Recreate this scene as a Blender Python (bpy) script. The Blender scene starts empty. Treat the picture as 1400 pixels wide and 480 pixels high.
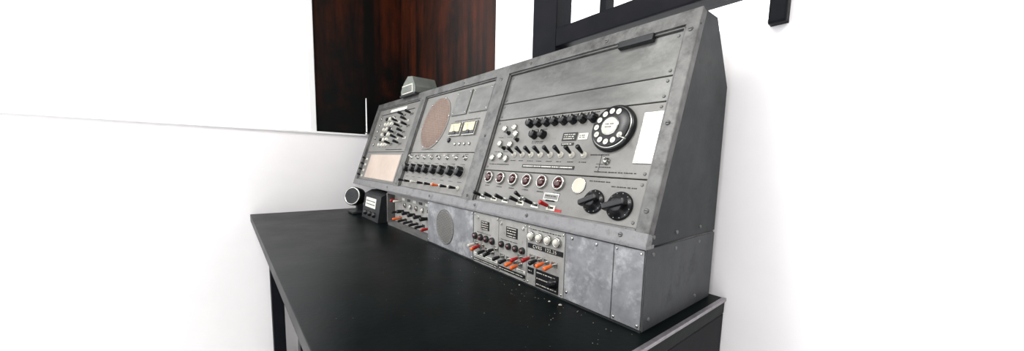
import bpy, bmesh, math, random
from mathutils import Vector, Matrix
random.seed(7)
sc=bpy.context.scene
col=sc.collection
try:
    sc.view_settings.view_transform='Standard'; sc.view_settings.look='None'
except Exception: pass

# ------------------------------------------------------------------ materials
def mat(name, c1, c2=None, rough=.5, metal=0, scale=8, detail=6, stretch=(1,1,1), bump=0, bscale=60, lo=.35, hi=.65,
        c3=None, s3=3, lo3=.55, hi3=.7, spec=.5, coat=0, emit=0, rvar=0):
    m=bpy.data.materials.new(name); m.use_nodes=True; nt=m.node_tree; N=nt.nodes; L=nt.links
    b=N['Principled BSDF']; b.inputs['Roughness'].default_value=rough; b.inputs['Metallic'].default_value=metal
    b.inputs['Specular IOR Level'].default_value=spec; b.inputs['Coat Weight'].default_value=coat
    tc=N.new('ShaderNodeTexCoord'); mp=N.new('ShaderNodeMapping'); mp.inputs['Scale'].default_value=stretch
    L.new(tc.outputs['Object'],mp.inputs['Vector'])
    if c2 is None: c2=tuple(x*.85 for x in c1)
    n=N.new('ShaderNodeTexNoise'); n.inputs['Scale'].default_value=scale; n.inputs['Detail'].default_value=detail
    n.inputs['Roughness'].default_value=.65
    L.new(mp.outputs[0],n.inputs['Vector'])
    r=N.new('ShaderNodeValToRGB'); r.color_ramp.elements[0].position=lo; r.color_ramp.elements[1].position=hi
    r.color_ramp.elements[0].color=(*c1,1); r.color_ramp.elements[1].color=(*c2,1)
    L.new(n.outputs['Fac'],r.inputs[0]); out=r.outputs[0]
    if c3:
        n3=N.new('ShaderNodeTexNoise'); n3.inputs['Scale'].default_value=s3; n3.inputs['Detail'].default_value=10; n3.inputs['Roughness'].default_value=.75
        L.new(tc.outputs['Object'],n3.inputs['Vector'])
        r3=N.new('ShaderNodeValToRGB'); r3.color_ramp.elements[0].position=lo3; r3.color_ramp.elements[1].position=hi3
        L.new(n3.outputs['Fac'],r3.inputs[0])
        mx=N.new('ShaderNodeMix'); mx.data_type='RGBA'
        L.new(r3.outputs[0],mx.inputs[0]); L.new(out,mx.inputs[6]); mx.inputs[7].default_value=(*c3,1); out=mx.outputs[2]
    L.new(out,b.inputs['Base Color'])
    if rvar:
        mr=N.new('ShaderNodeMapRange'); mr.inputs[3].default_value=max(.02,rough-rvar); mr.inputs[4].default_value=rough+rvar
        L.new(n.outputs['Fac'],mr.inputs[0]); L.new(mr.outputs[0],b.inputs['Roughness'])
    if bump:
        nb=N.new('ShaderNodeTexNoise'); nb.inputs['Scale'].default_value=bscale; nb.inputs['Detail'].default_value=5
        L.new(mp.outputs[0],nb.inputs['Vector'])
        bp=N.new('ShaderNodeBump'); bp.inputs['Strength'].default_value=bump; bp.inputs['Distance'].default_value=.002
        L.new(nb.outputs['Fac'],bp.inputs['Height']); L.new(bp.outputs[0],b.inputs['Normal'])
    return m
M_body=mat('grey_enamel_casing',(.11,.11,.11),(.17,.17,.165),rough=.42,metal=.25,scale=14,bump=.12,bscale=240,c3=(.048,.048,.049),s3=9,lo3=.5,hi3=.75,rvar=.08)
M_side=mat('grey_side_panel_shaded',(.024,.028,.030),(.044,.048,.050),rough=.5,metal=.1,scale=10,bump=.12,bscale=240,c3=(.012,.015,.016),s3=7,spec=.2)  # casing grey darkened so the end face carries its shade in the colour
M_sidelow=mat('grey_lower_side_shaded',(.045,.049,.054),(.068,.072,.078),rough=.5,metal=.1,scale=10,bump=.12,bscale=240,c3=(.025,.028,.03),s3=9,spec=.3)  # lower end face, its shade mixed into the grey
M_frame=mat('grey_frame_paint',(.090,.090,.088),(.155,.155,.15),rough=.42,metal=.25,scale=22,bump=.15,bscale=200,c3=(.034,.033,.032),s3=20,lo3=.48,hi3=.7,rvar=.08)
M_ledge=mat('worn_ledge_paint',(.15,.15,.155),(.24,.24,.245),rough=.45,metal=.2,scale=22,bump=.15,bscale=200,c3=(.07,.07,.07),s3=22,lo3=.52,hi3=.7,rvar=.08)
M_panel=mat('grey_panel_paint',(.160,.157,.147),(.220,.215,.202),rough=.45,metal=.1,scale=12,bump=.08,bscale=300,c3=(.085,.083,.076),s3=24,lo3=.54,hi3=.80,rvar=.06)
M_blank=mat('brushed_blank_panel',(.095,.097,.093),(.16,.162,.155),rough=.36,metal=.35,scale=9,stretch=(1,3,3),bump=.06,bscale=300,c3=(.23,.232,.225),s3=8,lo3=.52,hi3=.78,rvar=.1)
M_worn=mat('worn_galvanised',(.18,.185,.195),(.28,.285,.30),rough=.45,metal=.2,scale=26,bump=.1,bscale=200,c3=(.52,.525,.54),s3=16,lo3=.50,hi3=.72,rvar=.1)
M_mod=mat('module_panel_paint',(.24,.238,.225),(.33,.325,.31),rough=.5,scale=20,bump=.08,bscale=200,c3=(.10,.096,.088),s3=36,lo3=.56,hi3=.76)
M_black=mat('black_bakelite',(.005,.006,.007),(.012,.012,.014),rough=.3,scale=60,spec=.4)
M_gap=mat('shadow_gap_dark',(.008,.008,.008),(.012,.012,.012),rough=.8,spec=.1)
M_chrome=mat('nickel_plate',(.55,.55,.52),(.38,.38,.36),rough=.25,metal=.9,scale=80)
M_white=mat('white_plastic',(.66,.64,.57),(.50,.48,.42),rough=.4,scale=50)
M_cream=mat('cream_card',(.58,.52,.43),(.50,.44,.36),rough=.7,scale=14)
M_card=mat('paper_card',(.72,.72,.67),(.60,.60,.55),rough=.75,scale=20)
M_pinkcard=mat('faded_log_card',(.50,.42,.36),(.43,.35,.30),rough=.7,scale=8)
M_orange=mat('orange_plastic',(.80,.15,.02),(.62,.10,.02),rough=.35,scale=40)
M_red=mat('red_plastic',(.40,.010,.010),(.28,.008,.008),rough=.3,scale=40)
M_ruby=mat('ruby_lens',(.06,.012,.010),(.035,.006,.006),rough=.12,scale=60,coat=.6)
M_amber=mat('meter_face',(.80,.70,.42),(.72,.60,.32),rough=.5,scale=30)
M_cloth=mat('speaker_cloth',(.24,.175,.145),(.19,.135,.11),rough=.8,scale=90)
M_hole=mat('perforation_dark',(.12,.08,.065),(.09,.06,.048),rough=.8)
M_hole2=mat('perforation_grey',(.07,.07,.072),(.05,.05,.05),rough=.8)
M_wood=mat('dark_stained_wood',(.003,.002,.0015),(.085,.016,.004),rough=.45,scale=2.6,stretch=(5,5,.5),bump=.15,bscale=20,lo=.38,hi=.82,c3=(.002,.003,.003),s3=1.5,lo3=.44,hi3=.62,spec=.14)
M_wood2=mat('dark_wood_trim',(.006,.005,.005),(.014,.009,.008),rough=.45,scale=8,stretch=(1,1,.3))
M_plaster=mat('white_plaster',(.93,.91,.92),(.90,.88,.89),rough=.8,scale=5,bump=.06,bscale=50)
M_wframe=mat('black_window_paint',(.003,.004,.006),(.007,.007,.010),rough=.5,scale=12,bump=.15,bscale=30,spec=.08)
M_whitepaint=mat('white_gloss_paint',(.92,.92,.92),(.88,.88,.88),rough=.4,scale=8)
M_table=mat('black_linoleum_top',(.0015,.0028,.003),(.0035,.006,.0062),rough=.36,scale=6,bump=.12,bscale=90,c3=(.009,.013,.0125),s3=60,lo3=.62,hi3=.82,rvar=.12,spec=.06)
M_edge=mat('aluminium_edge_trim',(.42,.40,.42),(.28,.26,.28),rough=.35,metal=.8,scale=60)
M_floor=mat('pale_floor_tile',(.90,.90,.89),(.86,.86,.85),rough=.5,scale=4)
M_ceil=mat('ceiling_paint',(.10,.10,.10),(.08,.08,.08),rough=.8)
M_debris=mat('paint_flakes',(.6,.58,.52),(.3,.26,.2),rough=.9,scale=60)
M_dkbox=mat('dark_grey_box',(.012,.014,.015),(.028,.030,.032),rough=.45,scale=20,bump=.1,spec=.3)
M_green=mat('grey_green_housing',(.12,.14,.125),(.19,.20,.18),rough=.45,metal=.2,scale=18)
def glassmat():
    m=bpy.data.materials.new('window_glass'); m.use_nodes=True; nt=m.node_tree; N=nt.nodes; L=nt.links
    N.remove(N['Principled BSDF']); o=N['Material Output']
    t=N.new('ShaderNodeBsdfTransparent'); g=N.new('ShaderNodeBsdfGlossy'); g.inputs['Roughness'].default_value=.02
    n=N.new('ShaderNodeTexNoise'); n.inputs['Scale'].default_value=4
    mr=N.new('ShaderNodeMapRange'); mr.inputs[3].default_value=.03; mr.inputs[4].default_value=.06
    L.new(n.outputs['Fac'],mr.inputs[0]); x=N.new('ShaderNodeMixShader')
    L.new(mr.outputs[0],x.inputs[0]); L.new(t.outputs[0],x.inputs[1]); L.new(g.outputs[0],x.inputs[2]); L.new(x.outputs[0],o.inputs[0])
    return m
M_glass=glassmat()

# ------------------------------------------------------------------ builder
class MB:
    def __init__(s,name,parent=None):
        s.n=name;s.v=[];s.f=[];s.m=[];s.sm=[];s.mats=[];s.p=parent
    def mi(s,m):
        if m not in s.mats: s.mats.append(m)
        return s.mats.index(m)
    def add(s,vs,fs,m,smooth=False,M=None):
        o=len(s.v)
        s.v+= [tuple(M@Vector(v)) if M else tuple(v) for v in vs]
        i=s.mi(m)
        for f in fs: s.f.append([a+o for a in f]); s.m.append(i); s.sm.append(smooth)
    def box(s,a,b,m,M=None,bev=0,seg=2):
        lo=[min(a[i],b[i]) for i in range(3)]; hi=[max(a[i],b[i]) for i in range(3)]
        bm=bmesh.new(); bmesh.ops.create_cube(bm,size=1)
        for v in bm.verts: v.co=Vector([ (lo[i]+hi[i])/2+v.co[i]*(hi[i]-lo[i]) for i in range(3)])
        if bev>0:
            bev=min(bev,min(hi[i]-lo[i] for i in range(3))*.45)
            bmesh.ops.bevel(bm,geom=bm.edges[:],offset=bev,segments=seg,affect='EDGES',profile=.6)
        bm.verts.index_update()
        s.add([v.co.copy() for v in bm.verts],[[v.index for v in f.verts] for f in bm.faces],m,False,M); bm.free()
    def lathe(s,prof,m,M=None,seg=28,smooth=True,sx=1):
        vs=[];fs=[]
        for r,h in prof:
            for k in range(seg):
                a=2*math.pi*k/seg; vs.append((r*math.cos(a)*sx,r*math.sin(a),h))
        for i in range(len(prof)-1):
            for k in range(seg):
                k2=(k+1)%seg; fs.append([i*seg+k,i*seg+k2,(i+1)*seg+k2,(i+1)*seg+k])
        s.add(vs,fs,m,smooth,M)
        s.add([vs[(len(prof)-1)*seg+k] for k in range(seg)],[list(range(seg))],m,False,M)
    def tube(s,p0,p1,r0,r1,m,M=None,seg=12,ball=False):
        p0=Vector(p0);p1=Vector(p1);d=p1-p0;q=d.to_track_quat('Z','Y').to_matrix().to_4x4()
        T=Matrix.Translation(p0)@q; l=d.length
        prof=[(r0*.98,0),(r0,l*.02),(r1,l*.9)]
        if ball: prof+=[(r1*.85,l*.97),(r1*.45,l)]
        else: prof+=[(r1,l)]
        s.lathe(prof,m,(M@T) if M else T,seg)
    def done(s,bevel=0):
        me=bpy.data.meshes.new(s.n); me.from_pydata(s.v,[],s.f)
        for m in s.mats: me.materials.append(m)
        for p,i,sm in zip(me.polygons,s.m,s.sm): p.material_index=i; p.use_smooth=sm
        bm=bmesh.new(); bm.from_mesh(me); bmesh.ops.recalc_face_normals(bm,faces=bm.faces); bm.to_mesh(me); bm.free()
        ob=bpy.data.objects.new(s.n,me); col.objects.link(ob)
        if s.p: ob.parent=s.p
        return ob
def empty(name):
    e=bpy.data.objects.new(name,None); e.empty_display_size=.1; col.objects.link(e); return e

# ------------------------------------------------------------------ console geometry
H1,TY,TZ=.1494,.1408,.5658
LC=1.70
SLv=Vector((0,TY,TZ-H1)); SL=SLv.length; et=SLv/SL; ex=Vector((1,0,0)); en=ex.cross(et)
MA=Matrix(((ex.x,et.x,en.x,0),(ex.y,et.y,en.y,0),(ex.z,et.z,en.z,H1),(0,0,0,1)))
MBf=Matrix(((1,0,0,0),(0,0,-1,0),(0,1,0,0),(0,0,0,1)))
PN=-.004
def A(s,t,n=PN): return MA@Matrix.Translation((-s,t,n))
def B(s,z,n=0.0): return MBf@Matrix.Translation((-s,z,n))

con=empty('radio_control_console')
c=MB('casing',con)
DB=.275
def prism(mb,prof,x0,x1,m,mend=None):
    n=len(prof); vs=[(x0,y,z) for y,z in prof]+[(x1,y,z) for y,z in prof]
    mb.add(vs,[[i,(i+1)%n,n+(i+1)%n,n+i] for i in range(n)],m)
    mb.add(vs,[list(range(n)),list(range(n,2*n))],mend or m)
off=en*(-.008)
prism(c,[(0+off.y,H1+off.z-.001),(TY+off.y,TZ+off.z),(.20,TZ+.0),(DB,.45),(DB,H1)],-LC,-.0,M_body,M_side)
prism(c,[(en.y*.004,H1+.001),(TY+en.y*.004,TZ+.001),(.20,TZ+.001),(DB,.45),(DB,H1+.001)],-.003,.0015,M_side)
c.box((-.815,.0,.0),(0,DB,H1-.0015),M_body)
c.box((-1.215,.035,.0),(-.815,DB,H1-.0015),M_body)
c.box((-1.215,0,0),(-1.205,.04,H1-.002),M_body)
c.box((-1.215,0,0),(-.815,.04,.012),M_body)
c.box((-1.215,0,H1-.014),(-.815,.04,H1-.002),M_body)
c.box((-LC,.11,0),(-1.215,DB,H1-.0015),M_dkbox)
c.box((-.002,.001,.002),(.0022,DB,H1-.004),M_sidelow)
c.box((-LC-.002,-.007,H1-.004),(.003,.02,H1+.003),M_ledge,bev=.0015)
c.done()

fr=MB('panel_frame',con)
def bar(s0,s1,t0,t1,n0=-.012,n1=.006,m=M_frame): fr.box((-s1,t0,n0),(-s0,t1,n1),m,MA,bev=.0025)
bar(-.002,LC+.002,-.002,.024,m=M_ledge); bar(-.002,LC+.002,.413,SL+.003)
bar(-.002,.024,.02,.416); bar(.540,.602,.02,.416); bar(1.096,1.146,.02,.416); bar(1.668,LC+.002,.02,.416)
for a,b in ((.024,.540),(.602,1.096),(1.146,1.668)):
    for (x0,x1,y0,y1) in ((a,b,.024,.0275),(a,b,.4095,.413),(a,a+.0035,.024,.413),(b-.0035,b,.024,.413)):
        fr.box((-x1,y0,-.008),(-x0,y1,.001),M_body,MA)
for s,t in ((.012,.06),(.012,.22),(.012,.40),(.571,.035),(.571,.40),(.571,.22),(1.12,.035),(1.12,.40),(.05,.012),(.3,.012),(.52,.012),(.8,.012),(1.2,.012),(.2,.426),(.45,.426),(.8,.426),(1.3,.426)):
    fr.lathe([(.0046,0),(.0044,.0012),(.003,.0022)],M_body,A(s,t,.006),12)
    fr.box((-.003,-.0006,.0023),(.003,.0006,.0026),M_gap,A(s,t,.006))
fr.box((-.165,.399,-.004),(-.085,.414,.008),M_dkbox,MA,bev=.002)
fr.done()

ss=MB('side_screws',con)
MS=Matrix(((0,0,1,0),(1,0,0,0),(0,1,0,0),(0,0,0,1)))
for y,z in ((.02,.135),(.10,.135),(.20,.135),(.018,.165),(.10,.165),(.20,.165),(.13,.54),(.018,.02),(.20,.02)):
    ss.lathe([(.0038,0),(.0036,.0012),(.0025,.002)],M_body,MS@Matrix.Translation((y,z,.002)),12)
ss.done()

pn=MB('bay_panels',con)
def plate(s0,s1,t0,t1,m=M_panel,th=.004,scr=True,n0=-.008):
    g=.0008
    pn.box((-s1+g,t0+g,n0),(-s0-g,t1-g,n0+th),m,MA,bev=.0008,seg=1)
    if scr:
        for s in (s0+.010,s1-.010):
            for t in (t0+.010,t1-.010):
                pn.lathe([(.0032,0),(.003,.001),(.002,.0016)],M_body,A(s,t,n0+th),10)
for a,b in ((.0275,.5365),(.6055,1.0925),(1.1495,1.6645)):
    pn.box((-b,.0275,-.0095),(-a,.4095,-.0079),M_gap,MA)
a,b=.0275,.5365
plate(a,b,.319,.4095,M_blank); plate(a,b,.268,.3185,M_blank); plate(a,b,.118,.2675); plate(a,b,.0275,.1175)
a,b=.6055,1.0925
plate(a,b,.171,.4095); plate(a,b,.0275,.1705)
a,b=1.1495,1.6645
plate(a,b,.175,.4095); plate(a,b,.0275,.1745)
pn.done()

def microtext(mb,Mf,s0,s1,t,h,m,n):
    s=s1
    while s>s0+.003:
        w=random.uniform(.002,.006)
        mb.box((-s,t-h/2,n),(-max(s-w,s0),t+h/2,n+.0003),m,Mf); s-=w+random.choice((.0010,.0012,.003))
def knob(mb,M,r,h=.016,m=None,flute=True,ptr=True):
    m=m or M_black
    mb.lathe([(r*1.05,0),(r*1.05,h*.12),(r*.92,h*.2),(r*.86,h*.9),(r*.78,h),(r*.4,h*1.02)],m,M,24)
    if flute:
        for k in range(10):
            a=2*math.pi*k/10
            mb.tube((r*.88*math.cos(a),r*.88*math.sin(a),h*.15),(r*.84*math.cos(a),r*.84*math.sin(a),h*.95),r*.13,r*.11,m,M,6)
    if ptr: mb.box((-r*.05,r*.2,h*1.02),(r*.05,r*.8,h*1.05),M_white,M)
def toggle(mb,M,m,L=.022,dx=0,dy=.006,r=.003,nut=M_chrome):
    mb.lathe([(.0075,0),(.0075,.0025),(.0055,.003),(.0052,.006),(.004,.0075)],nut,M,12)
    mb.tube((0,0,.005),(dx*.4,dy*.4,L*.45),.0022,.0022,M_chrome,M,8)
    mb.tube((dx*.3,dy*.3,L*.3),(dx,dy,L),r*.75,r*1.25,m,M,12,ball=True)
def lens(mb,M,r,ring=M_chrome,m=M_ruby,dome=.5):
    mb.lathe([(r,0),(r,.004),(r*.93,.0065),(r*.76,.007),(r*.72,.0045)],ring,M,28)
    mb.lathe([(r*.72,.0045)]+[(r*.72*math.cos(a),.0045+r*dome*math.sin(a)) for a in [i*math.pi/12 for i in range(1,6)]],m,M,24)

k=MB('tuning_knobs',con)
for s in (.387,.357,.328,.300,.271,.243,.215,.186): knob(k,A(s,.247),.0105)
for s in (.361,.330): knob(k,A(s,.215),.0105)
k.done()
l=MB('signal_lamps',con)
for s,t in ((.491,.239),(.450,.241),(.437,.222),(.495,.195),(.448,.192),(.511,.154),(.450,.152),(.478,.160)):
    lens(l,A(s,t),.0095,M_chrome,M_white,.35)
for s,t in ((.470,.226),(.472,.182),(.425,.205)):
    l.lathe([(.006,0),(.006,.003),(.004,.004),(.004,.012)],M_black,A(s,t),14)
for i,s in enumerate((.500,.448,.395,.342,.289,.236)): lens(l,A(s,.097),.0175)
l.lathe([(.0178,0),(.0178,.002),(.0165,.0028),(.016,.0022)],M_chrome,A(.179,.096),28)
l.lathe([(.016,.0015),(.016,.0026),(.0155,.003)],M_cream,A(.179,.096),28)
l.done()
t=MB('toggle_switches',con)
for i in range(8): toggle(t,A(.420-.0333*i,.163),M_black,.030,0,.010,.0042,M_white)
toggle(t,A(.125,.150),M_chrome,.014,0,.004,.0022)
for i,(s,m) in enumerate(((.513,M_black),(.461,M_black),(.412,M_black),(.353,M_black),(.300,M_black),(.249,M_red))):
    t.box((-.013,-.006,0),(.013,.006,.0015),M_white if i%2 else M_chrome,A(s-.008,.040))
    t.box((-.008,-.002,.0012),(.008,.002,.0018),M_gap,A(s-.008,.040))
    t.tube((0,0,.001),(-.004,.002,.012),.0025,.003,M_chrome,A(s-.006,.041),8)
    t.tube((-.003,.0015,.008),(-.008,.004,.030),.004,.0052,m,A(s-.006,.041),12,ball=True)
toggle(t,A(.345,.052),M_black,.026,0,.008,.004)
t.box((-.013,-.003,0),(.013,.003,.001),M_red,A(.222,.036))
t.done()
g=MB('engraved_labels',con)
n=.0003-.004
g.box((-.264,.197,-.004),(-.221,.217,-.0028),M_black,MA,bev=.0004); microtext(g,MA,.226,.259,.212,.0022,M_white,-.0027); microtext(g,MA,.226,.259,.207,.002,M_white,-.0027); microtext(g,MA,.226,.259,.202,.002,M_white,-.0027)
g.box((-.216,.199,-.004),(-.190,.214,-.0028),M_white,MA,bev=.0004); microtext(g,MA,.193,.213,.2085,.002,M_black,-.0027); microtext(g,MA,.193,.213,.204,.002,M_black,-.0027)
g.box((-.262,.186,-.004),(-.225,.1925,-.003),M_black,MA); microtext(g,MA,.228,.259,.1893,.002,M_white,-.0029)
for s in (.361,.330): microtext(g,MA,s-.008,s+.008,.230,.0018,M_black,n)
microtext(g,MA,.325,.365,.198,.0025,M_black,n); microtext(g,MA,.325,.365,.194,.0015,M_black,n)
for i in range(8):
    microtext(g,MA,.380-.0286*i-.008,.380-.0286*i+.01,.2615,.002,M_black,n)
    microtext(g,MA,.420-.0333*i-.010,.420-.0333*i+.010,.1475,.002,M_black,n)
g.box((-.376,.130,-.004),(-.205,.138,-.0028),M_dkbox,MA); microtext(g,MA,.21,.372,.134,.0028,M_white,-.0027)
microtext(g,MA,.43,.52,.136,.0025,M_black,n)
for s in (.46,.50): microtext(g,MA,s-.01,s+.012,.214,.0018,M_black,n); microtext(g,MA,s-.01,s+.012,.172,.0018,M_black,n)
for i in range(6): microtext(g,MA,.489-.0528*i,.511-.0528*i,.0735,.0022,M_black,n)
g.box((-.272,.056,-.004),(-.226,.073,-.0028),M_chrome,MA); g.box((-.269,.059,-.0029),(-.229,.070,-.0024),M_panel,MA); microtext(g,MA,.232,.266,.066,.002,M_black,-.0022)
g.box((-.263,.054,-.004),(-.235,.057,-.0026),M_gap,MA)
g.box((-.067,.147,-.004),(-.028,.249,-.0015),M_chrome,MA,bev=.001); g.box((-.063,.151,-.002),(-.032,.245,-.0009),M_card,MA)
g.box((-.1415,.126,n),(-.1405,.166,n+.0003),M_black,MA); g.box((-.150,.144,n),(-.132,.145,n+.0003),M_black,MA)
microtext(g,MA,.10,.15,.128,.0022,M_black,n); microtext(g,MA,.11,.15,.138,.0018,M_black,n); microtext(g,MA,.12,.17,.164,.0022,M_black,n)
microtext(g,MA,.055,.105,.128,.002,M_black,n)
microtext(g,MA,.105,.155,.108,.002,M_black,n); microtext(g,MA,.045,.10,.100,.002,M_black,n)
g.box((-.163,.024,.0),(-.045,.027,.002),M_body,MA)
g.done()

d=MB('rotary_dial',con); D=A(.128,.219)
d.lathe([(.0495,0),(.0495,.006),(.047,.010),(.044,.0105)],M_black,D,48)
d.lathe([(.0445,.0105),(.0440,.0112),(.0405,.0112)],M_chrome,D,48)
d.lathe([(.0425,.0112),(.0425,.014),(.041,.0150),(.021,.0154)],M_black,D,48)
for i in range(10):
    a=math.radians(68+28.5*i); x,y=.0325*math.cos(a),.0325*math.sin(a)
    Q=D@Matrix.Translation((x,y,.0150))
    d.lathe([(.0073,0),(.0073,.0010),(.0062,.0010),(.0060,.0004)],M_black,Q,16)
    d.lathe([(.0062,.0003),(.0061,.0006)],M_white,Q,16,False)
    d.box((-.0018,-.0004,.0006),(.0018,.0004,.0008),M_black,Q)
d.lathe([(.0205,.0152),(.020,.0175),(.018,.018)],M_chrome,D,32)
d.lathe([(.0178,.0178),(.0172,.0186),(.012,.0190)],M_white,D,32)
microtext(d,D,-.010,.010,.003,.0016,M_black,.0192); microtext(d,D,-.009,.009,-.003,.0016,M_black,.0192)
d.tube((.036,-.022,.012),(.045,-.030,.021),.0022,.002,M_chrome,D,8); d.tube((.045,-.030,.021),(.030,-.024,.021),.002,.0018,M_chrome,D,8)
d.done()
r=MB('selector_knobs',con)
for s,t_,R,ang in ((.132,.066,.0245,25),(.072,.064,.0275,20)):
    Q=A(s,t_)@Matrix.Rotation(math.radians(ang),4,'Z')
    r.lathe([(R,0),(R,.003),(R*.9,.005),(R*.62,.008),(R*.55,.016),(R*.5,.018),(R*.2,.0185)],M_black,Q,36)
    r.box((-R*.95,-R*.24,.008),(R*.80,R*.24,.024),M_black,Q,bev=.004,seg=3)
    for j in range(12):
        a=2*math.pi*j/12; r.box((R*.86*math.cos(a)-.0006,R*.86*math.sin(a)-.0006,.0045),(R*.86*math.cos(a)+.0006,R*.86*math.sin(a)+.0006,.0056),M_white,Q)
r.done()

m2=MB('loudspeaker_grille',con); Q=A(.955,.290)
m2.lathe([(.106,0),(.106,.002),(.1035,.003),(.102,.001)],M_panel,Q,64)
m2.lathe([(.102,.0006),(.1015,.0012),(.05,.0016)],M_cloth,Q,64)
p=.0085
for i in range(-13,14):
    for j in range(-14,15):
        x=p*(i+(j%2)*.5); y=p*.87*j
        if x*x+y*y<.097**2: m2.lathe([(.0022,.0018),(.0021,.0019)],M_hole,Q@Matrix.Translation((x,y,0)),6,False)
for a in range(6):
    a=a*math.pi/3+.2; m2.lathe([(.004,.001),(.0035,.004),(.002,.0045)],M_chrome,Q@Matrix.Translation((.1035*math.cos(a),.1035*math.sin(a),0)),10)
m2.done()
b2=MB('middle_bay_controls',con)
for s0,s1,t0,t1 in ((.737,.836,.307,.397),(.612,.722,.309,.395)):
    b2.box((-s1,t0,-.004),(-s0,t1,.0002),M_blank,MA,bev=.001)
    for s in (s0+.008,s1-.008):
        for tt in (t0+.008,t1-.008): b2.lathe([(.003,0),(.0028,.001),(.0015,.0015)],M_chrome,A(s,tt,.0002),8)
for s in (.770,.682):
    b2.box((-s-.038,.229,-.004),(-s+.038,.277,.003),M_chrome,MA,bev=.002)
    b2.box((-s-.035,.232,.001),(-s+.035,.274,.0045),M_black,MA,bev=.001)
    b2.box((-s-.031,.243,.004),(-s+.031,.271,.0052),M_amber,MA)
    b2.box((-s-.010,.234,.004),(-s+.010,.245,.0062),M_black,MA,bev=.001)
    b2.tube((-s,.244,.0058),(-s-.012,.266,.0058),.0007,.0005,M_black,MA,6)
    for q in range(7): b2.box((-s-.026+.0085*q,.262,.0052),(-s-.0255+.0085*q,.267,.0055),M_black,MA)
for i in range(8):
    s=.655+.0586*i
    b2.lathe([(.008,0),(.008,.002),(.006,.003),(.0055,.008),(.004,.009)],M_chrome,A(s,.151),14)
    b2.tube((0,0,.006),(0,.004,.016),.003,.0035,M_white if i%3 else M_chrome,A(s,.151),10,ball=True)
    microtext(b2,MA,s-.012,s+.012,.164,.002,M_black,n)
for i in range(8):
    s=.662+.0586*i
    b2.lathe([(.021,0),(.021,.0015),(.020,.002)],M_panel,A(s,.105),28)
    knob(b2,A(s,.105),.0165,.020)
    microtext(b2,MA,s-.014,s+.014,.130,.002,M_black,n)
for i in range(8):
    s=.650+.0580*i
    toggle(b2,A(s,.052),(M_black,M_black,M_orange,M_black,M_black,M_white,M_black,M_black)[i],.030,-.004,-.004,.0042,M_white)
    microtext(b2,MA,s-.014,s+.014,.072,.002,M_black,n)
for i in range(4): b2.lathe([(.0055,0),(.005,.004),(.003,.005)],M_chrome,A(.66+.01*i*3,.20),10)
b2.lathe([(.009,0),(.009,.003),(.006,.006)],M_black,A(.800,.215),14)
microtext(b2,MA,.64,.80,.285,.003,M_black,n); microtext(b2,MA,.90,1.0,.182,.002,M_black,n)
b2.done()

b3=MB('far_bay_controls',con)
b3.box((-1.585,.034,-.004),(-1.170,.166,-.0015),M_panel,MA,bev=.001)
b3.box((-1.575,.040,-.002),(-1.180,.160,-.0008),M_pinkcard,MA)
for i in range(6):
    for j in range(3):
        s=1.500-.042*j; tt=.345-.027*i
        b3.lathe([(.012,0),(.012,.003),(.009,.004)],M_chrome,A(s,tt),16)
        b3.lathe([(.009,.003),(.009,.010),(.006,.012)],M_white if (i+j)%4 else M_black,A(s,tt),16)
for i in range(6):
    tt=.352-.028*i
    for s in ((1.35,1.245) if i%2 else (1.30,1.215)):
        b3.box((-.016,-.005,0),(.016,.005,.001),M_white if i%3==1 else M_chrome,A(s,tt))
        b3.tube((0,0,0),(-.002,.003,.012),.003,.003,M_chrome,A(s,tt),8)
        b3.tube((-.001,.002,.008),(-.006,.004,.034),.005,.0065,M_black,A(s,tt),10,ball=True)
for i in range(4):
    toggle(b3,A(1.625,.045+.03*i),M_black,.026,-.004,.004,.0045,M_white)
for i in range(5): lens(b3,A(1.60,.215+.035*i),.009,M_chrome,M_black,.4)
microtext(b3,MA,1.2,1.62,.378,.004,M_black,n); b3.box((-1.50,.385,-.004),(-1.30,.398,-.003),M_card,MA)
microtext(b3,MA,1.2,1.40,.186,.003,M_black,n)
b3.done()

lo=MB('lower_modules',con)
def lp(s0,s1,z0,z1,m,th=.002,scr=True,ctop=.006):
    lo.box((-s1+.0007,z0,-.001),(-s0-.0007,z1,th),m,MBf,bev=.0006,seg=1)
    if scr:
        for s in (s0+ctop,s1-ctop):
            for z in (z0+ctop,z1-ctop): lo.lathe([(.003,0),(.0028,.0008),(.0015,.0014)],M_chrome,B(s,z,th),10)
lo.box((-.523,.002,-.001),(-.001,.144,.0004),M_gap,MBf)
lp(.001,.061,.004,.143,M_worn); lp(.061,.178,.004,.143,M_worn,scr=False)
lp(.178,.296,.003,.143,M_mod); lp(.296,.406,.003,.143,M_mod); lp(.406,.523,.003,.143,M_mod)
lp(.525,.813,.004,.143,M_worn)
lo.box((-.815,.0,.0),(-.0,.0035,.003),M_dkbox,MBf)
Q=B(.690,.073,.002)
lo.lathe([(.056,0),(.056,.0015),(.054,.002),(.053,.001)],M_body,Q,48)
lo.lathe([(.053,.0008),(.0525,.0012)],M_panel,Q,48)
p=.0062
for i in range(-9,10):
    for j in range(-10,11):
        x=p*(i+(j%2)*.5); y=p*.87*j
        if x*x+y*y<.050**2: lo.lathe([(.0019,.0014),(.0018,.0015)],M_hole2,Q@Matrix.Translation((x,y,0)),6,False)
def lamp(s,z,m=M_ruby,r=.0085): lens(lo,B(s,z,.002),r,M_chrome if m!=M_ruby else M_dkbox,m,.6)
for s in (.512,.485,.458,.431): lamp(s,.077,M_ruby,.0095)
for s in (.390,.362,.335,.310): lamp(s,.077,M_ruby,.0085)
for s in (.280,.253,.226,.199): lamp(s,.119,M_white,.0115)
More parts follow.
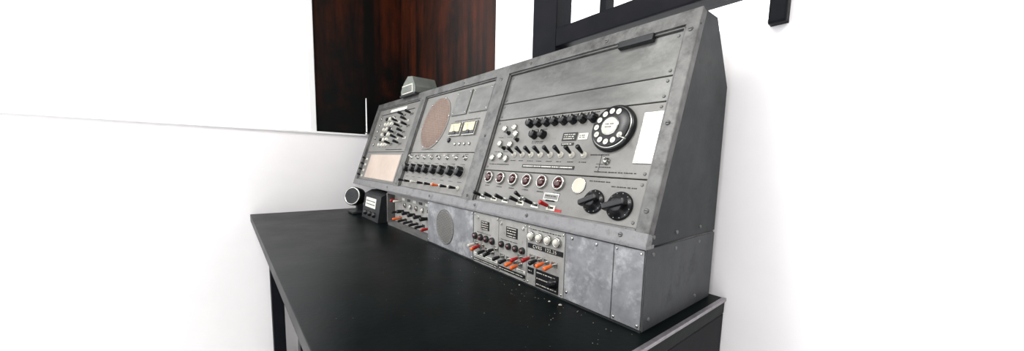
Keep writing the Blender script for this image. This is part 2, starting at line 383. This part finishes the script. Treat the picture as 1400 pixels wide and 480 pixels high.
def kl(s,z,m,L=.030,dz=-.004,r=.0042):
    lo.box((-.009,-.0055,0),(.009,.0055,.0012),M_chrome,B(s,z,.002))
    lo.tube((0,0,.001),(0,dz*.3,.012),.0025,.003,M_chrome,B(s,z,.002),8)
    lo.tube((0,dz*.25,.010),(0,dz,L),r*.85,r*1.2,m,B(s,z,.002),12,ball=True)
for s,z,m in ((.505,.057,M_white),(.478,.057,M_red),(.490,.050,M_orange),(.455,.048,M_black),(.430,.047,M_black),(.415,.060,M_black)): kl(s,z,m)
for s,z,m in ((.388,.047,M_black),(.362,.045,M_black),(.338,.044,M_orange),(.318,.042,M_orange),(.318,.060,M_red)): kl(s,z,m)
for s,z,m in ((.276,.070,M_red),(.252,.070,M_black),(.230,.069,M_orange),(.206,.069,M_orange)): kl(s,z,m,.032)
def lab(s0,s1,z0,z1,m,mt,rows,th=.0032,h=.002):
    lo.box((-s1,z0,.001),(-s0,z1,th),m,MBf,bev=.0004,seg=1)
    for q in range(rows): microtext(lo,MBf,s0+.004,s1-.004,z1-(z1-z0)*(q+.5)/rows,h,mt,th)
lab(.447,.485,.100,.124,M_black,M_white,4); lab(.330,.374,.100,.126,M_black,M_white,4)
lab(.408,.520,.022,.030,M_card,M_black,1); lab(.408,.520,.008,.016,M_dkbox,M_white,1)
lab(.298,.404,.010,.020,M_black,M_white,1); lab(.299,.330,.024,.030,M_card,M_black,1)
lab(.182,.292,.090,.101,M_black,M_white,0)
lab(.192,.262,.006,.046,M_black,M_white,3,.004)
lab(.270,.290,.030,.045,M_black,M_white,1,.004)
for s0 in (.47,.36): microtext(lo,MBf,s0-.03,s0+.035,.090,.0016,M_black,.0022)
microtext(lo,MBf,.19,.285,.134,.002,M_black,.0022)
for s in (.205,):
    Q=B(s,.028,.004); lo.lathe([(.012,0),(.012,.002),(.009,.004),(.008,.012),(.004,.013)],M_black,Q,24); lo.box((-.010,-.003,.005),(.010,.003,.016),M_black,Q@Matrix.Rotation(.5,4,'Z'),bev=.001)
lo.lathe([(.004,0),(.004,.006)],M_dkbox,B(.262,.055,.002),10)
for s,z in ((.500,.13),(.395,.13),(.31,.13)): lo.lathe([(.004,0),(.004,.002),(.002,.001)],M_chrome,B(s,z,.002),12)
for s,z in ((.10,.135),(.16,.135),(.17,.02)): lo.lathe([(.0038,0),(.0035,.001),(.002,.0018)],M_chrome,B(s,z,.002),12)
lo.box((-1.200,.014,-.033),(-.817,.136,-.030),M_mod,MBf)
for i in range(6):
    s=.86+.055*i
    kl_m=(M_red,M_black,M_black,M_black,M_black,M_orange)[i]
    Q=B(s,.036,-.030)
    lo.box((-.012,-.006,0),(.012,.006,.0012),M_chrome,Q); lo.tube((0,0,.001),(0,-.003,.036),.004,.0058,kl_m,Q,12,ball=True)
for i in range(5):
    s=.885+.055*i
    lo.tube((0,0,0),(0,0,.030),.006,.008,M_black,B(s,.068,-.030),12,ball=True)
    lens(lo,B(s-.02,.095,-.030),.010,M_chrome,(M_ruby,M_white)[i%2],.5)
    lo.box((-.014,-.005,0),(.014,.005,.001),(M_card,M_black)[i%2],B(s,.118,-.030))
for s,m in ((1.165,M_red),(1.13,M_white),(1.15,M_black)): 
    lo.tube((0,0,0),(0,.0,.034),.004,.0055,m,B(s,.108 if m!=M_black else .06,-.030),12,ball=True)
lo.lathe([(.014,0),(.013,.010),(.006,.012)],M_black,B(.845,.07,-.030),20)
lo.done()
tc=bpy.data.curves.new('frequency_label','FONT'); tc.body='CVRS  122.35'; tc.size=.0105; tc.align_x='CENTER'; tc.align_y='CENTER'; tc.extrude=.0002
tc.space_character=1.25; tc.materials.append(M_white)
to=bpy.data.objects.new('frequency_label',tc); to.matrix_world=B(.237,.0955,.0035); col.objects.link(to); to.parent=con

ph=empty('intercom_box')
b=MB('housing',ph)
prism(b,[(-.030,.001),(-.012,.115),(.02,.132),(.105,.132),(.105,.001)],-1.475,-1.245,M_dkbox)
b.done()
b=MB('label_and_controls',ph)
fx=Matrix(((1,0,0,0),(0,.156,-.988,-.030),(0,.988,.156,.001),(0,0,0,1)))
b.box((-1.44,.055,0),(-1.30,.100,.002),M_card,fx,bev=.0005); microtext(b,fx,1.31,1.43,.085,.004,M_black,.0021); microtext(b,fx,1.31,1.43,.070,.004,M_black,.0021)
for s in (1.30,1.36,1.42): b.lathe([(.012,0),(.010,.010),(.005,.012)],M_black,fx@Matrix.Translation((-s,.028,0)),16)
b.done()
gg=empty('pressure_gauge')
b=MB('gauge_drum',gg); Q=Matrix.Translation((-1.60,-.035,.088))@Matrix.Rotation(math.radians(35),4,'Z')@Matrix.Rotation(math.radians(78),4,'X')
b.lathe([(.030,-.05),(.046,-.04),(.048,0),(.046,.006),(.044,.007)],M_dkbox,Q,32)
b.lathe([(.047,.001),(.046,.008),(.040,.009),(.038,.004)],M_chrome,Q,32)
b.lathe([(.038,.004),(.037,.0045)],M_card,Q,32); b.tube((0,0,.006),(.018,.022,.006),.0015,.001,M_black,Q,6); b.lathe([(.006,.004),(.005,.008)],M_black,Q,12)
b.done()
b=MB('gauge_stand',gg); b.box((-1.65,-.05,.001),(-1.55,.04,.012),M_dkbox,bev=.003); b.box((-1.615,-.02,.010),(-1.585,.01,.06),M_dkbox,bev=.003); b.done()

lh=empty('signal_lamp_housing')
b=MB('housing_body',lh)
Q=Matrix.Translation((-1.265,.175,.568))
prof=[(-.080,0),(-.083,.024),(-.05,.056),(.00,.082),(.050,.076),(.078,.03),(.074,0)]
n_=len(prof); vs=[(x,-.055,z) for x,z in prof]+[(x,.05,z) for x,z in prof]
b.add(vs,[[i,(i+1)%n_,n_+(i+1)%n_,n_+i] for i in range(n_)]+[list(range(n_)),list(range(n_,2*n_))],M_green,False,Q)
b.done()
b=MB('housing_lens',lh)
b.box((-.060,-.058,.008),(.055,-.054,.046),M_white,Q,bev=.002); b.box((-.054,-.060,.013),(.047,-.056,.041),M_green,Q,bev=.002)
b.box((-.086,-.06,-.002),(.082,.055,.006),M_dkbox,Q,bev=.002)
b.done()

rod=empty('whip_antenna')
b=MB('rod',rod); b.tube((-1.775,.092,.42),(-1.775,.092,.612),.0042,.0032,M_whitepaint,seg=10,ball=True); b.lathe([(.012,0),(.010,.008),(.005,.012)],M_chrome,Matrix.Translation((-1.775,.092,.4145)),16); b.done()

dk=empty('operator_desk')
XE=-1.797; XR=.028; YF=-.445; YB=.298
b=MB('desk_top',dk); b.box((XE,YF,-.035),(XR,YB,-.0005),M_table,bev=.002); b.done()
b=MB('edge_strip',dk); b.box((XR-.006,YF,-.007),(XR+.003,YB,-.0002),M_edge,bev=.001); b.done()
b=MB('desk_legs',dk)
b.box((XR-.03,YF+.01,-.75),(XR,YB-.001,-.035),M_wframe,bev=.003)
for x in (XE+.03,-.9):
    b.box((x,YF+.06,-.75),(x+.05,YF+.11,-.035),M_wframe,bev=.003); b.box((x,YB-.08,-.75),(x+.05,YB-.03,-.035),M_wframe,bev=.003)
b.box((XE,YF+.07,-.13),(XR-.02,YF+.09,-.035),M_wframe); b.box((XE,YB-.04,-.55),(XR-.02,YB-.02,-.035),M_wframe); b.done()

dbx=MB('paint_flake_debris')
random.seed(3)
def flake(x,y,r):
    k_=random.randint(4,6); a0=random.random()*6
    pts=[(x+r*random.uniform(.5,1)*math.cos(a0+6.283*i/k_),y+r*random.uniform(.5,1)*math.sin(a0+6.283*i/k_),0.0002) for i in range(k_)]
    dbx.add(pts+[(x,y,.0002+r*.5)],[[i,(i+1)%k_,k_] for i in range(k_)]+[list(range(k_))[::-1]],M_debris)
for i in range(110):
    x=-random.uniform(.0,1.2); y=-abs(random.gauss(0,.05))-.006
    flake(x,y,random.uniform(.0005,.0013))
for i in range(70): flake(-random.uniform(0,1.4),random.uniform(-.4,-.05),random.uniform(.0004,.0009))
for x,y,r in ((-.19,-.03,.004),(-.165,-.025,.005),(-.30,-.018,.003),(-.05,-.25,.003)): flake(x,y,r)
dbx.done()

def wall(name,boxes):
    b=MB(name)
    for a_,b_,m in boxes: b.box(a_,b_,m)
    return b.done()
XW=-1.80; YW=.30; ZC=1.9; ZF=-.75; XRW=1.3
wall('floor',[((XW-.2,-2.6,ZF-.05),(XRW+.1,YW+.1,ZF),M_floor)])
wall('toplight_block_ceiling',[((XW-.2,-2.6,ZC),(XRW+.1,YW+.2,ZC+.05),M_ceil)])  # out of view, added to cut toplight and glossy reflections
wall('light_block_wall_right',[((XRW,-2.6,ZF),(XRW+.1,YW+.1,ZC),M_wood2)])  # unseen dark wall, added to keep light off the console's right side
wall('wall_back',[
 ((XW-.1,YW,ZF),(-.852,YW+.1,.40),M_plaster),
 ((XW-.1,YW+.01,.40),(-.852,YW+.1,ZC),M_wood),
 ((-.852,YW,ZF),(-.615,YW+.1,ZC),M_plaster),
 ((-.615,YW,ZF),(.09,YW+.1,.56),M_plaster),
 ((-.615,YW,1.45),(.09,YW+.1,ZC),M_plaster),
 ((.09,YW,ZF),(XRW,YW+.1,ZC),M_plaster)])
w=empty('window_1')
b=MB('frame',w)
b.box((-.615,YW-.02,.56),(-.507,YW+.05,1.45),M_wframe,bev=.004)
b.box((-.507,YW-.02,.645),(.07,YW+.05,.700),M_wframe,bev=.004)
b.box((-.358,YW+.0,.700),(-.338,YW+.04,1.40),M_wframe,bev=.002)
b.box((-.10,YW+.0,.700),(-.08,YW+.04,1.40),M_wframe,bev=.002)
b.box((.06,YW-.02,.56),(.09,YW+.05,1.45),M_wframe,bev=.004)
b.box((-.507,YW-.02,1.40),(.07,YW+.05,1.45),M_wframe,bev=.004)
b.box((-.507,YW-.0,.560),(.06,YW+.08,.575),M_whitepaint)
b.done()
b=MB('pane',w); b.box((-.507,YW+.02,.575),(.06,YW+.023,.645),M_glass); b.box((-.507,YW+.02,.70),(.06,YW+.023,1.40),M_glass); b.done()
YE=-.150
wall('wall_left',[
 ((XW-.1,-2.6,ZF),(XW,YW+.1,.410),M_plaster),
 ((XW-.1,YE,.410),(XW-.01,YW+.1,ZC),M_wood),
 ((XW-.1,-2.6,1.75),(XW,YE,ZC),M_plaster)])
b=MB('trim_dado'); b.box((XW-.02,-2.6,.404),(XW+.010,YW-.001,.414),M_whitepaint,bev=.002); b.done()
w=empty('window_2')
b=MB('frame',w)
b.box((XW-.08,YE-.03,.414),(XW+.004,YE,1.75),M_whitepaint,bev=.003)
for y in (-1.3,-2.58): b.box((XW-.07,y-.015,.414),(XW-.02,y+.015,1.75),M_whitepaint,bev=.003)
b.done()
b=MB('pane',w); b.box((XW-.045,-2.58,.414),(XW-.042,YE-.03,1.75),M_glass); b.done()

wd=bpy.data.worlds.new('overcast_sky'); sc.world=wd; wd.use_nodes=True
bg=wd.node_tree.nodes['Background']; bg.inputs[0].default_value=(.97,.985,1.0,1); bg.inputs[1].default_value=2.7
def area(name,loc,target,sx,sy,e,colr=(1,.98,.96)):
    la=bpy.data.lights.new(name,'AREA'); la.shape='RECTANGLE'; la.size=sx; la.size_y=sy; la.energy=e; la.color=colr
    ob=bpy.data.objects.new(name,la); col.objects.link(ob); ob.location=loc
    ob.rotation_euler=(Vector(target)-Vector(loc)).to_track_quat('-Z','Y').to_euler()
area('added_fill_light',(-.3,-1.1,1.8),(-.3,.1,.2),1.6,.6,14)  # added fill from above the console, no fixture known
area('added_fill_light',(-.9,-1.6,1.8),(-1.8,-1.1,-.1),1.4,.4,36)  # added washer that brightens the left wall
area('added_fill_light',(.85,-.75,1.8),(.75,.3,.2),.8,.3,20)  # added washer for the back wall right of the console

f,cx,cy=475.5512,711.29,274.395
C=Vector((0.2936,-0.5285,0.2860)); yaw,pit,rol=0.8649,-0.1122,0.0270
F=Vector((-math.sin(yaw)*math.cos(pit),math.cos(yaw)*math.cos(pit),math.sin(pit)))
r0=Vector((math.cos(yaw),math.sin(yaw),0)); u0=r0.cross(F)
Rr=r0*math.cos(rol)+u0*math.sin(rol); U=Rr.cross(F)
cam=bpy.data.cameras.new('camera'); co=bpy.data.objects.new('camera',cam); col.objects.link(co)
co.matrix_world=Matrix(((Rr.x,U.x,-F.x,C.x),(Rr.y,U.y,-F.y,C.y),(Rr.z,U.z,-F.z,C.z),(0,0,0,1)))
cam.sensor_width=36; cam.sensor_fit='HORIZONTAL'; cam.lens=f*36/1400
cam.shift_x=-(cx-700)/1400; cam.shift_y=(cy-240)/1400; cam.clip_start=.01
sc.camera=co
